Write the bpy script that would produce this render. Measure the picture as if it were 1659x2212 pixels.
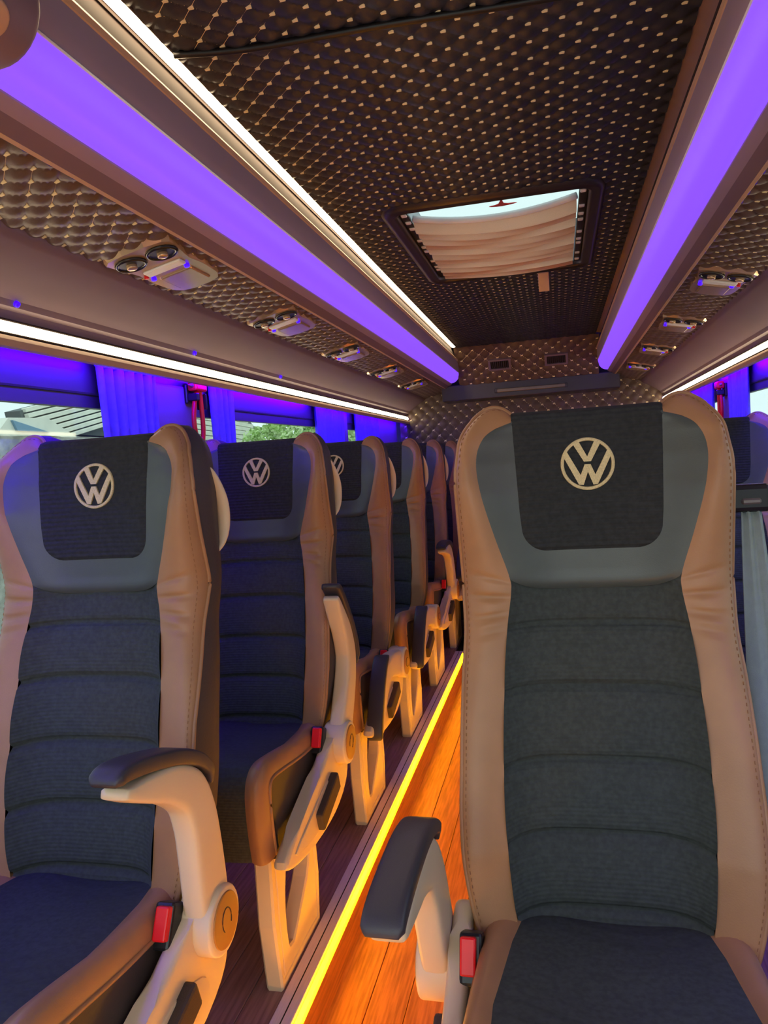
import bpy, bmesh, math, random
import numpy as np
from mathutils import Matrix, Vector

random.seed(7); np.random.seed(7)
for o in list(bpy.data.objects): bpy.data.objects.remove(o)
S = bpy.context.scene
COL = S.collection
CZ = 1.285                      # camera height above the aisle floor (metres)

# ------------------------------------------------------------------ camera
F, PX, PY = 1600.0, 829.5, 1106.0
VPX, VPY, ROLL = 1204.0, 966.0, 0.050
d = Vector(((VPX-PX)/F, -(VPY-PY)/F, -1.0)).normalized()
ax = Vector((math.cos(ROLL), math.sin(ROLL), 0)); ax.z = -(ax.x*d.x+ax.y*d.y)/d.z; ax.normalize()
az = ax.cross(d)
R = Matrix((ax, d, az))
cam_d = bpy.data.cameras.new('camera'); cam = bpy.data.objects.new('camera', cam_d); COL.objects.link(cam)
cam.matrix_world = Matrix.Translation((0, 0, CZ)) @ R.to_4x4()
cam_d.sensor_fit = 'HORIZONTAL'; cam_d.sensor_width = 36; cam_d.lens = 36*F/1659.0; cam_d.clip_start = 0.02
S.camera = cam
# ------------------------------------------------------------------ world, exposure
W = bpy.data.worlds.new('sky'); S.world = W; W.use_nodes = True
bg = W.node_tree.nodes['Background']; bg.inputs[0].default_value = (0.86, 0.96, 0.93, 1); bg.inputs[1].default_value = 2.1
S.view_settings.view_transform = 'Standard'; S.view_settings.look = 'None'
S.view_settings.exposure = 0.38; S.view_settings.gamma = 1.0; S.view_settings.use_curve_mapping = False
S.cycles.max_bounces = 6; S.cycles.diffuse_bounces = 3; S.cycles.glossy_bounces = 2; S.cycles.use_adaptive_sampling = True; S.cycles.adaptive_threshold = 0.05; S.cycles.transparent_max_bounces = 8
S.cycles.sample_clamp_indirect = 6.0

# ------------------------------------------------------------------ materials
def lin(c):
    c = c/255.0
    return c/12.92 if c <= 0.04045 else ((c+0.055)/1.055)**2.4
def rgb(r, g, b): return (lin(r), lin(g), lin(b), 1)
def mat(name, col, rough=0.6, metal=0.0, noise=0.0, nscale=40, bump=0.0, bscale=200, col2=None, stretch=None, spec=0.4, sheen=0.0):
    m = bpy.data.materials.new(name); m.use_nodes = True
    nt = m.node_tree; b = nt.nodes['Principled BSDF']
    b.inputs['Base Color'].default_value = col; b.inputs['Roughness'].default_value = rough
    b.inputs['Metallic'].default_value = metal; b.inputs['Specular IOR Level'].default_value = spec
    if sheen: b.inputs['Sheen Weight'].default_value = sheen
    tc = nt.nodes.new('ShaderNodeTexCoord'); mp = nt.nodes.new('ShaderNodeMapping')
    nt.links.new(tc.outputs['Object'], mp.inputs[0])
    if stretch: mp.inputs['Scale'].default_value = stretch
    if noise > 0 or col2:
        n = nt.nodes.new('ShaderNodeTexNoise'); n.inputs['Scale'].default_value = nscale; n.inputs['Detail'].default_value = 5
        nt.links.new(mp.outputs[0], n.inputs['Vector'])
        mx = nt.nodes.new('ShaderNodeMix'); mx.data_type = 'RGBA'
        c2 = col2 or tuple(max(0, x*(1-noise)) for x in col[:3])+(1,)
        mx.inputs[6].default_value = col; mx.inputs[7].default_value = c2
        rp = nt.nodes.new('ShaderNodeMapRange'); rp.inputs[1].default_value = 0.35; rp.inputs[2].default_value = 0.65
        nt.links.new(n.outputs[0], rp.inputs[0]); nt.links.new(rp.outputs[0], mx.inputs[0]); nt.links.new(mx.outputs[2], b.inputs['Base Color'])
    if bump > 0:
        n2 = nt.nodes.new('ShaderNodeTexNoise'); n2.inputs['Scale'].default_value = bscale; n2.inputs['Detail'].default_value = 3
        nt.links.new(mp.outputs[0], n2.inputs['Vector'])
        bp = nt.nodes.new('ShaderNodeBump'); bp.inputs['Strength'].default_value = bump; bp.inputs['Distance'].default_value = 0.002
        nt.links.new(n2.outputs[0], bp.inputs['Height']); nt.links.new(bp.outputs[0], b.inputs['Normal'])
    return m
def emit(name, col, s):
    m = bpy.data.materials.new(name); m.use_nodes = True; nt = m.node_tree
    b = nt.nodes['Principled BSDF']; b.inputs['Base Color'].default_value = (0.8, 0.8, 0.8, 1)
    b.inputs['Emission Color'].default_value = (*col, 1); b.inputs['Emission Strength'].default_value = s; b.inputs['Roughness'].default_value = 0.4
    return m
def fabric(name, col, freq=900, strength=0.35):
    m = mat(name, col, 0.9, noise=0.25, nscale=120, spec=0.2)
    nt = m.node_tree; b = nt.nodes['Principled BSDF']
    tc = nt.nodes.new('ShaderNodeTexCoord'); w = nt.nodes.new('ShaderNodeTexWave'); w.wave_type = 'BANDS'; w.bands_direction = 'Z'
    w.inputs['Scale'].default_value = freq/6.283/3; w.inputs['Distortion'].default_value = 1.2; w.inputs['Detail Scale'].default_value = 3.0
    nt.links.new(tc.outputs['Object'], w.inputs['Vector'])
    bp = nt.nodes.new('ShaderNodeBump'); bp.inputs['Strength'].default_value = strength; bp.inputs['Distance'].default_value = 0.0015
    nt.links.new(w.outputs[0], bp.inputs['Height']); nt.links.new(bp.outputs[0], b.inputs['Normal'])
    return m
M = {}
M['tan'] = mat('tan_leather', rgb(170, 123, 86), 0.42, noise=0.12, nscale=14, bump=0.10, bscale=420)
M['charcoal'] = fabric('charcoal_fabric', rgb(68, 72, 70))
M['headfab'] = fabric('head_panel_fabric', rgb(54, 55, 56), 700, 0.8)
M['greyleather'] = mat('grey_leather', rgb(80, 84, 81), 0.36, noise=0.1, nscale=20, bump=0.08, bscale=500)
M['darkleather'] = mat('dark_brown_leather', rgb(62, 52, 48), 0.5, bump=0.1, bscale=300)
M['shell'] = mat('back_shell_vinyl', rgb(66, 58, 60), 0.6, bump=0.25, bscale=260)
M['plastic'] = mat('beige_plastic', rgb(222, 198, 165), 0.45, noise=0.05, nscale=8, bump=0.05, bscale=600)
M['pad'] = mat('armrest_rubber', rgb(62, 58, 66), 0.45, bump=0.12, bscale=500)
M['black'] = mat('black_plastic', rgb(28, 26, 28), 0.35)
M['red'] = mat('red_plastic', rgb(225, 22, 30), 0.35)
M['lever'] = mat('lever_rubber', rgb(66, 54, 50), 0.6, bump=0.5, bscale=900)
M['stitch'] = mat('brown_stitch_thread', rgb(150, 104, 70), 0.7)
M['hubcap'] = mat('brown_hub_cap', rgb(176, 118, 58), 0.4)
M['gold'] = mat('embroidery_thread', rgb(232, 210, 158), 0.6, noise=0.2, nscale=500, bump=0.5, bscale=900)
M['quilt'] = mat('quilted_leather', rgb(46, 48, 60), 0.42, noise=0.12, nscale=30, bump=0.12, bscale=500)
M['quiltbrown'] = mat('brown_quilted_leather', rgb(104, 84, 74), 0.42, noise=0.12, nscale=30, bump=0.12, bscale=500)
M['thread'] = mat('cream_thread', rgb(250, 234, 186), 0.6)
M['panel'] = mat('mauve_brown_panel', rgb(128, 104, 114), 0.5, noise=0.06, nscale=6, bump=0.06, bscale=350)
M['cocoa'] = mat('cocoa_trim', rgb(48, 32, 27), 0.8)
M['lavender'] = mat('lavender_grey_panel', rgb(166, 142, 158), 0.5, noise=0.05, nscale=6)
M['beigetrim'] = mat('beige_trim', rgb(196, 158, 128), 0.5)
M['alu'] = mat('brushed_nosing', rgb(240, 222, 234), 0.35, metal=0.0, noise=0.1, nscale=60, stretch=(8, 0.4, 8))
M['wood'] = mat('wood_boards', rgb(186, 112, 72), 0.42, col2=rgb(144, 82, 52), nscale=9, stretch=(14, 0.8, 14), bump=0.3, bscale=40)
M['woodrise'] = mat('wood_riser', rgb(176, 104, 62), 0.5, col2=rgb(136, 78, 46), nscale=9, stretch=(8, 0.8, 14), bump=0.2, bscale=40)
M['wooddark'] = mat('dark_boards', rgb(168, 126, 122), 0.45, col2=rgb(136, 98, 96), nscale=9, stretch=(14, 0.8, 14), bump=0.3, bscale=40)
M['joint'] = mat('dark_joint', rgb(30, 22, 20), 0.8)
M['frame'] = mat('dark_frame', rgb(62, 56, 70), 0.35)
M['shaft'] = mat('hatch_shaft_grey', rgb(128, 132, 146), 0.3)
M['hatchframe'] = mat('hatch_frame', rgb(52, 44, 48), 0.3)
M['champagne'] = mat('champagne_plastic', rgb(206, 172, 138), 0.16, metal=0.55)
M['chromedark'] = mat('dark_gloss', rgb(40, 34, 34), 0.15)
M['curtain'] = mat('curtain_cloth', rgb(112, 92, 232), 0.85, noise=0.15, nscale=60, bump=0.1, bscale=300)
M['pillar'] = mat('pillar_trim', rgb(112, 90, 130), 0.6, bump=0.1, bscale=300)
M['belt'] = mat('belt_webbing', rgb(140, 150, 142), 0.5, bump=0.3, bscale=700, noise=0.1, nscale=60)
M['white'] = mat('white_plastic', rgb(235, 235, 235), 0.4)
M['outer'] = mat('van_body', rgb(120, 118, 120), 0.6)
M['steel'] = mat('grey_bar', rgb(120, 108, 104), 0.35, metal=0.3)
M['led'] = emit('led_warm', (1.0, 0.76, 0.46), 15.0)
M['ledside'] = emit('led_side', (1.0, 0.82, 0.52), 9.0)
M['purple'] = emit('violet_diffuser', (0.26, 0.075, 1.0), 0.78); M['purple'].node_tree.nodes['Principled BSDF'].inputs['Base Color'].default_value = (0.10, 0.08, 0.2, 1)
M['blue'] = emit('blue_led', (0.05, 0.0, 1.0), 110.0)
M['bluedot'] = emit('painted_blue_glint', (0.03, 0.0, 1.0), 2.0); M['bluedot'].node_tree.nodes['Principled BSDF'].inputs['Base Color'].default_value = (0.0, 0.0, 0.02, 1)  # emission standing in for blue reflections on fascia and service units
M['yellow'] = emit('amber_led', (1.0, 0.40, 0.0), 28.0)

def glass_mat(name, tint, mixf):
    m = bpy.data.materials.new(name); m.use_nodes = True; nt = m.node_tree; nt.nodes.clear()
    o = nt.nodes.new('ShaderNodeOutputMaterial'); t = nt.nodes.new('ShaderNodeBsdfTransparent'); g = nt.nodes.new('ShaderNodeBsdfGlossy'); x = nt.nodes.new('ShaderNodeMixShader')
    t.inputs[0].default_value = tint; g.inputs['Roughness'].default_value = 0.03; x.inputs[0].default_value = mixf
    nt.links.new(t.outputs[0], x.inputs[1]); nt.links.new(g.outputs[0], x.inputs[2]); nt.links.new(x.outputs[0], o.inputs[0]); return m
M['glass'] = glass_mat('tinted_glass', (0.585, 0.635, 0.64, 1), 0.04)
def cloth_mat(name, col, trans):
    m = bpy.data.materials.new(name); m.use_nodes = True; nt = m.node_tree; nt.nodes.clear()
    o = nt.nodes.new('ShaderNodeOutputMaterial'); a = nt.nodes.new('ShaderNodeBsdfDiffuse'); t = nt.nodes.new('ShaderNodeBsdfTranslucent'); x = nt.nodes.new('ShaderNodeMixShader')
    n = nt.nodes.new('ShaderNodeTexNoise'); n.inputs['Scale'].default_value = 160; n.inputs['Detail'].default_value = 6
    mx = nt.nodes.new('ShaderNodeMix'); mx.data_type = 'RGBA'; mx.inputs[6].default_value = tuple(c*0.72 for c in col[:3])+(1,); mx.inputs[7].default_value = col
    nt.links.new(n.outputs[0], mx.inputs[0])
    nt.links.new(mx.outputs[2], a.inputs[0]); nt.links.new(mx.outputs[2], t.inputs[0])
    x.inputs[0].default_value = trans; nt.links.new(a.outputs[0], x.inputs[1]); nt.links.new(t.outputs[0], x.inputs[2]); nt.links.new(x.outputs[0], o.inputs[0]); return m
M['blind'] = cloth_mat('blind_cloth', rgb(240, 192, 162), 0.6)

# ------------------------------------------------------------------ helpers
def mesh(name, verts, faces, smooth=False):
    me = bpy.data.meshes.new(name)
    me.from_pydata([tuple(map(float, v)) for v in verts], [], [tuple(map(int, f)) for f in faces]); me.update()
    if smooth: me.polygons.foreach_set('use_smooth', [True]*len(me.polygons))
    return me
def fix(me):
    bm = bmesh.new(); bm.from_mesh(me); bmesh.ops.recalc_face_normals(bm, faces=bm.faces); bm.to_mesh(me); bm.free(); return me
def link(name, me, m, parent=None, **props):
    o = bpy.data.objects.new(name, me)
    if m is not None and me is not None:
        if len(me.materials) == 0: me.materials.append(M[m] if isinstance(m, str) else m)
    COL.objects.link(o)
    if parent: o.parent = parent
    for k, v in props.items(): o[k] = v
    return o
def empty(name, loc=(0, 0, 0), rotz=0, **props):
    o = bpy.data.objects.new(name, None); COL.objects.link(o); o.location = loc; o.rotation_euler = (0, 0, rotz); o.empty_display_size = 0.05
    for k, v in props.items(): o[k] = v
    return o
def bm_mesh(name, bm, smooth=False):
    me = bpy.data.meshes.new(name); bmesh.ops.recalc_face_normals(bm, faces=bm.faces); bm.to_mesh(me); bm.free()
    if smooth: me.polygons.foreach_set('use_smooth', [True]*len(me.polygons))
    return me
def add_box(bm, lo, hi, bev=0.0, seg=2, rot=None):
    r = bmesh.ops.create_cube(bm, size=1.0); vs = r['verts']
    lo = Vector(lo); hi = Vector(hi); c = (lo+hi)/2; s = hi-lo
    for v in vs: v.co = Vector((v.co.x*s.x, v.co.y*s.y, v.co.z*s.z))
    if bev > 0:
        es = list({e for v in vs for e in v.link_edges})
        rr = bmesh.ops.bevel(bm, geom=es, offset=bev, segments=seg, profile=0.5, affect='EDGES'); vs = list({v for f in rr['faces'] for v in f.verts} | {v for v in vs if v.is_valid})
    for v in vs:
        co = v.co if rot is None else rot @ v.co
        v.co = co + c
    return vs
def box_me(name, lo, hi, bev=0.0, seg=2, rot=None):
    bm = bmesh.new(); add_box(bm, lo, hi, bev, seg, rot); return bm_mesh(name, bm)
def grid_faces(nr, nc, flip=False, closed=False):
    f = []
    for i in range(nr-1):
        for j in range(nc-1 if not closed else nc):
            a, b, c_, d_ = i*nc+j, i*nc+(j+1) % nc, (i+1)*nc+(j+1) % nc, (i+1)*nc+j
            f.append((a, d_, c_, b) if flip else (a, b, c_, d_))
    return f
def grid_me(name, rows, smooth=True, closed=False):
    nr, nc = len(rows), len(rows[0])
    return fix(mesh(name, [p for r in rows for p in r], grid_faces(nr, nc, closed=closed), smooth))
def prism_me(name, poly, x0, x1, bev=0.0, seg=2, smooth=True):
    """polygon in (y,z) extruded along x"""
    bm = bmesh.new(); vs = [bm.verts.new((x0, y, z)) for y, z in poly]; f = bm.faces.new(vs)
    r = bmesh.ops.extrude_face_region(bm, geom=[f]); up = [g for g in r['geom'] if isinstance(g, bmesh.types.BMVert)]
    for v in up: v.co.x = x1
    if bev > 0:
        es = [e for e in bm.edges if abs(e.verts[0].co.x-e.verts[1].co.x) < 1e-6]
        bmesh.ops.bevel(bm, geom=es, offset=bev, segments=seg, profile=0.5, affect='EDGES')
    big = [f for f in bm.faces if len(f.verts) > 4]
    me = bm_mesh(name, bm)
    if smooth:
        me.polygons.foreach_set('use_smooth', [True]*len(me.polygons))
        try: me.set_sharp_from_angle(angle=math.radians(40))
        except Exception: pass
    return me
def smooth_poly(pts, n=3, closed=True):
    """Catmull-Rom subdivision of a polyline"""
    P = [np.array(p, float) for p in pts]; out = []; N = len(P); rng = range(N) if closed else range(N-1)
    for i in rng:
        if closed: p0, p1, p2, p3 = P[(i-1) % N], P[i], P[(i+1) % N], P[(i+2) % N]
        else: p0, p1, p2, p3 = P[max(i-1, 0)], P[i], P[i+1], P[min(i+2, N-1)]
        for k in range(n):
            t = k/n
            out.append(0.5*((2*p1)+(-p0+p2)*t+(2*p0-5*p1+4*p2-p3)*t*t+(-p0+3*p1-3*p2+p3)*t**3))
    if not closed: out.append(P[-1])
    return [tuple(o) for o in out]
def tube_me(name, path, rad, nseg=8, ry=None, caps=True, closed=False, up=(0, 0, 1)):
    P = [Vector(p) for p in path]; n = len(P); rows = []
    up = Vector(up)
    for i, p in enumerate(P):
        if closed: t = (P[(i+1) % n]-P[i-1]).normalized()
        else: t = (P[min(i+1, n-1)]-P[max(i-1, 0)]).normalized()
        a = t.cross(up)
        if a.length < 1e-3: a = t.cross(Vector((0, 1, 0)))
        a.normalize(); b = a.cross(t).normalized()
        r1 = rad[i] if isinstance(rad, (list, tuple)) else rad
        r2 = r1 if ry is None else (ry[i] if isinstance(ry, (list, tuple)) else ry)
        rows.append([p+a*(r1*math.cos(k*2*math.pi/nseg))+b*(r2*math.sin(k*2*math.pi/nseg)) for k in range(nseg)])
    if closed: rows.append(rows[0])
    v = [q for r in rows for q in r]; f = grid_faces(len(rows), nseg, closed=True)
    if caps and not closed:
        f.append(tuple(range(nseg-1, -1, -1))); f.append(tuple(len(v)-nseg+k for k in range(nseg)))
    return fix(mesh(name, v, f, True))
def cyl_me(name, c, axis, r, h, n=32, bev=0.0, r2=None):
    bm = bmesh.new(); bmesh.ops.create_cone(bm, cap_ends=True, segments=n, radius1=r, radius2=r if r2 is None else r2, depth=h)
    if bev > 0:
        es = [e for e in bm.edges if len(e.link_faces) == 2 and any(len(f.verts) > 4 for f in e.link_faces)]
        bmesh.ops.bevel(bm, geom=es, offset=bev, segments=3, profile=0.5, affect='EDGES')
    q = Vector((0, 0, 1)).rotation_difference(Vector(axis)).to_matrix()
    for v in bm.verts: v.co = q @ v.co + Vector(c)
    me = bm_mesh(name, bm, True)
    try: me.set_sharp_from_angle(angle=math.radians(40))
    except Exception: pass
    return me
def flipx(me, name=None):
    c = me.copy(); bm = bmesh.new(); bm.from_mesh(c)
    for v in bm.verts: v.co.x = -v.co.x
    bmesh.ops.reverse_faces(bm, faces=bm.faces); bm.to_mesh(c); bm.free(); return c
XM = -0.325                                   # mirror constant: x' = XM - x
SLOPE = 0.0075                                 # the roof falls slightly to the rear
def rz(z, y): return CZ + z - SLOPE*(y-1.0)
def run_me(name, prof, y0, y1, side=1, seg=1, thick=0.0):
    """a roof profile (x,z rel. camera) swept along the vehicle"""
    ys = np.linspace(y0, y1, seg+1); rows = []
    for y in ys:
        rows.append([((x if side == 1 else XM-x), y, rz(z, y)) for x, z in prof])
    me = grid_me(name, rows, True)
    try: me.set_sharp_from_angle(angle=math.radians(35))
    except Exception: pass
    return me
def solid(o, t, off=1.0):
    md = o.modifiers.new('thickness', 'SOLIDIFY'); md.thickness = t; md.offset = off; return o

# ------------------------------------------------------------------ structure: floor
YR = 5.10
floor = link('floor', box_me('floor', (-1.10, -1.2, -0.06), (0.80, YR, -0.012)), 'joint', kind='structure', label='wood board aisle floor lit orange')
def boards(parent, x0, x1, y0, y1, zt, m, n, t=0.012):
    w = (x1-x0)/n; base = None
    for k in range(n):
        if base is None: base = box_me('plank', (0.0008, y0, zt-t), (w-0.0008, y1, zt), 0.0012, 1)
        o = link('plank', base, m, parent); o.location.x = x0+k*w
boards(floor, -0.592, -0.13, -1.2, 4.22, 0.0, 'wood', 5)
PZ = 0.125                     # left platform, CZ-1.16
PZR = 0.110
plat = link('floor_platform', box_me('floor_platform', (-1.10, -1.2, -0.012), (-0.597, YR, PZ-0.012)), 'joint', kind='structure', label='raised seat platform along the windows')
boards(plat, -1.095, -0.645, -1.2, YR, PZ, 'wooddark', 6)
riser = link('riser', box_me('riser', (-0.597, -1.2, 0.0), (-0.587, 4.22, PZ-0.028), 0.001, 1), 'woodrise', plat)
nose = link('nosing', box_me('nosing', (-0.643, -1.2, PZ-0.006), (-0.596, 4.26, PZ+0.005), 0.002, 2), 'alu', plat)
groove = link('nosing_groove', box_me('nosing_groove', (-0.620, -1.2, PZ+0.0045), (-0.6175, 4.26, PZ+0.0056)), 'joint', plat)
platr = link('floor_platform_right', box_me('floor_platform_right', (-0.13, -1.2, -0.012), (0.80, YR, PZR-0.012)), 'joint', kind='structure')
boards(platr, -0.13, 0.80, -1.2, YR, PZR, 'wooddark', 11)
platb = link('floor_platform_rear', box_me('floor_platform_rear', (-0.597, 4.23, -0.012), (-0.13, YR, PZ-0.012)), 'joint', kind='structure')
boards(platb, -0.597, -0.13, 4.23, YR, PZ, 'wooddark', 5)
link('nosing', box_me('nosing', (-0.596, 4.205, PZ-0.02), (-0.13, 4.25, PZ+0.006), 0.002, 2), 'beigetrim', platb)
link('skirt_panel', box_me('skirt_panel', (-0.60, 4.40, PZ), (-0.13, 4.42, PZ+0.28)), 'darkleather', platb)
# amber strip under the nosing
st = empty('aisle_led_strip', (-0.587, 1.5, PZ-0.012), label='glowing amber LED strip along the aisle step edge', category='light strip')
link('diffuser', box_me('diffuser', (-0.010, -2.7, -0.012), (0.003, 2.70, 0.006), 0.002, 1), 'yellow', st)
link('corner_cap', box_me('corner_cap', (-0.012, 2.70, -0.018), (0.012, 2.74, 0.016), 0.003, 2), 'yellow', st)
st2 = empty('aisle_led_strip', (-0.137, 1.5, PZR-0.02), label='amber LED strip on the opposite step, hidden below the right-hand seats', category='light strip')
link('diffuser', box_me('diffuser', (-0.004, -2.7, -0.012), (0.007, 2.70, 0.006), 0.002, 1), 'yellow', st2)

# ------------------------------------------------------------------ structure: outer body
outer = link('wall_left', box_me('wall_left', (-1.16, -1.2, 0.0), (-1.09, YR, CZ-0.45)), 'panel', kind='structure', label='mauve side wall below the windows')
link('header_rail', box_me('header_rail', (-1.13, -1.2, CZ+0.20), (-1.088, YR, CZ+0.30), 0.006, 2), 'frame', outer)
link('sill_rail', box_me('sill_rail', (-1.13, -1.2, CZ-0.46), (-1.06, YR, CZ-0.43), 0.006, 2), 'panel', outer)
link('upper_body', box_me('upper_body', (-1.16, -1.2, CZ+0.28), (-1.12, YR, CZ+0.95)), 'outer', outer)
wr = link('wall_right', box_me('wall_right', (0.765, -1.2, 0.0), (0.835, YR, CZ-0.45)), 'panel', kind='structure', label='mauve side wall with windows beside the right-hand seats')
link('header_rail', box_me('header_rail', (0.763, -1.2, CZ+0.20), (0.805, YR, CZ+0.30), 0.006, 2), 'frame', wr)
link('sill_rail', box_me('sill_rail', (0.735, -1.2, CZ-0.46), (0.805, YR, CZ-0.43), 0.006, 2), 'panel', wr)
link('upper_body', box_me('upper_body', (0.795, -1.2, CZ+0.28), (0.835, YR, CZ+0.95)), 'outer', wr)
HX0, HX1, HY0, HY1 = -0.405, 0.115, 2.07, 2.885      # hatch opening
roof = empty('roof', kind='structure')
for lo, hi in (((-1.16, -1.2), (HX0-0.03, YR+0.2)), ((HX1+0.03, -1.2), (0.835, YR+0.2)), ((HX0-0.03, -1.2), (HX1+0.03, HY0-0.03)), ((HX0-0.03, HY1+0.03), (HX1+0.03, YR+0.2))):
    link('roof_sheet', box_me('roof_sheet', (lo[0], lo[1], CZ+0.80), (hi[0], hi[1], CZ+0.84)), 'outer', roof)
rear = link('wall_rear', box_me('wall_rear', (-1.16, YR+0.03, 0.0), (0.835, YR+0.10, CZ+0.95)), 'quilt', kind='structure', label='quilted dark rear wall with gold stitching')

def pillar(parent, x0, x1, y0, y1, m='pillar'):
    link('pillar_trim', box_me('pillar_trim', (x0, y0, CZ-0.45), (x1, y1, CZ+0.26), 0.012, 3), m, parent)
for y0, y1 in ((1.84, 2.11), (3.74, 3.84), (4.44, 5.10)): pillar(outer, -1.125, -1.084, y0, y1)
for y0, y1 in ((1.84, 2.11), (3.52, 3.84), (4.44, 5.10)): pillar(wr, 0.759, 0.800, y0, y1)
wn = 1
for sx, ys in ((-1.105, ((-1.2, 1.84), (2.11, 3.74), (3.84, 4.44))), (0.780, ((-1.2, 1.84), (2.11, 3.52), (3.84, 4.44)))):
    for y0, y1 in ys:
        w = empty('window_%d' % wn, (sx, (y0+y1)/2, CZ-0.43), kind='structure'); wn += 1
        h = (y1-y0)/2
        link('pane', box_me('pane', (-0.002, -h, 0.0), (0.002, h, 0.64)), 'glass', w)
        bm = bmesh.new()
        for lo, hi in (((-0.01, -h, 0.60), (0.012, h, 0.64)), ((-0.01, -h, 0.0), (0.012, h, 0.03)), ((-0.01, -h, 0.03), (0.012, -h+0.025, 0.60)), ((-0.01, h-0.025, 0.03), (0.012, h, 0.60))): add_box(bm, lo, hi)
        link('window_frame', bm_mesh('window_frame', bm), 'frame', w)

# ------------------------------------------------------------------ quilted surfaces
def quilt(name, O, U, V, N, wu, lv, parent, H=0.0075, a=0.054, hole=None, curve=None, m='quilt'):
    """diamond quilting: pillow relief + threads on the lattice"""
    O, U, V, N = (np.array(q, float) for q in (O, U, V, N)); st_ = a/8
    nu, nv = max(2, int(round(wu/st_))), max(2, int(round(lv/st_)))
    us = np.linspace(0, wu, nu+1); vs = np.linspace(0, lv, nv+1)
    uu, vv = np.meshgrid(us, vs)
    p = (uu+vv)/a; q = (uu-vv)/a
    h = H*np.power(np.abs(np.sin(np.pi*p)*np.sin(np.pi*q)), 0.55)
    if curve is not None: h = h + curve(uu, vv)
    P = O+uu[..., None]*U+vv[..., None]*V+h[..., None]*N
    idx = np.arange((nu+1)*(nv+1)).reshape(nv+1, nu+1)
    fa = np.stack([idx[:-1, :-1], idx[:-1, 1:], idx[1:, 1:], idx[1:, :-1]], -1).reshape(-1, 4)
    if hole:
        cu = ((uu[:-1, :-1]+uu[1:, 1:])/2).ravel(); cv = ((vv[:-1, :-1]+vv[1:, 1:])/2).ravel()
        keep = ~((cu > hole[0]) & (cu < hole[1]) & (cv > hole[2]) & (cv < hole[3])); fa = fa[keep]
    if np.dot(np.cross(U, V), N) < 0: fa = fa[:, ::-1]
    me = bpy.data.meshes.new(name)
    me.vertices.add(P.size//3); me.vertices.foreach_set('co', P.reshape(-1))
    me.loops.add(fa.size); me.loops.foreach_set('vertex_index', fa.reshape(-1).astype(np.int32))
    me.polygons.add(len(fa)); me.polygons.foreach_set('loop_start', np.arange(0, fa.size, 4, dtype=np.int32)); me.polygons.foreach_set('loop_total', np.full(len(fa), 4, np.int32))
    me.update(calc_edges=True); me.polygons.foreach_set('use_smooth', np.ones(len(me.polygons), bool)); me.validate()
    o = link(name, me, m, parent)
    # threads
    vv_, ff_ = [], []
    def pt(u, v, hh):
        c0 = curve(np.array(u), np.array(v)) if curve is not None else 0.0
        return tuple(O+u*U+v*V+(hh+float(c0))*N)
    def inside(u, v): return 0.003 < u < wu-0.003 and 0.003 < v < lv-0.003 and not (hole and hole[0]-0.01 < u < hole[1]+0.01 and hole[2]-0.01 < v < hole[3]+0.01)
    kmax = int((wu+lv)/a)+3
    for i in range(-kmax, kmax):
        for j in range(-kmax, kmax):
            u, v = (i+j)*a/2, (i-j)*a/2
            if not inside(u, v): continue
            b = len(vv_); L, Wd = 0.0056*(a/0.054)**1.3, 0.0034*(a/0.054)**1.3      # knot
            vv_ += [pt(u-L, v-Wd, 0.0006), pt(u+L, v-Wd, 0.0006), pt(u+L, v+Wd, 0.0006), pt(u-L, v+Wd, 0.0006),
                    pt(u-L*.7, v-Wd*.6, 0.0034), pt(u+L*.7, v-Wd*.6, 0.0034), pt(u+L*.7, v+Wd*.6, 0.0034), pt(u-L*.7, v+Wd*.6, 0.0034)]
            ff_ += [(b+4, b+5, b+6, b+7), (b, b+1, b+5, b+4), (b+1, b+2, b+6, b+5), (b+2, b+3, b+7, b+6), (b+3, b, b+4, b+7)]
            for du, dv in ((a/2, a/2), (a/2, -a/2)):
                u2, v2 = u+du, v+dv
                if not inside(u2, v2): continue
                tw, th_ = (0.0005, 0.0009) if a < 0.06 else (0.0011, 0.0022)
                nx, ny = -dv/(a*0.7071)*tw, du/(a*0.7071)*tw
                b = len(vv_); vv_ += [pt(u-nx, v-ny, th_), pt(u+nx, v+ny, th_), pt(u2+nx, v2+ny, th_), pt(u2-nx, v2-ny, th_)]
                ff_.append((b, b+1, b+2, b+3))
    link('quilt_stitching', fix(mesh('quilt_stitching', vv_, ff_)), 'thread', parent, kind='stuff')
    return o

# ceiling
CXL, CXR, CEND = -0.580, 0.255, 4.66
ceiling = empty('ceiling', kind='structure', label='black quilted ceiling with cream stitched dots')
ty = np.array((0, 1, -SLOPE)); ty /= np.linalg.norm(ty)
Y0C = -0.2
quilt('quilted_lining', (CXL, Y0C, rz(0.69, Y0C)), (1, 0, 0), ty, (0, 0, -1), CXR-CXL, CEND-Y0C, ceiling,
      hole=(HX0-CXL-0.012, HX1-CXL+0.012, HY0-Y0C-0.012, HY1-Y0C+0.012))
link('seam_piping', tube_me('seam_piping', smooth_poly([(-0.580, 1.165, rz(0.684, 1.17)), (-0.45, 1.187, rz(0.682, 1.18)), (-0.23, 1.198, rz(0.682, 1.2)), (-0.05, 1.212, rz(0.682, 1.2)), (0.247, 1.23, rz(0.683, 1.2))], 6, False), 0.006, 8), 'black', ceiling)
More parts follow.
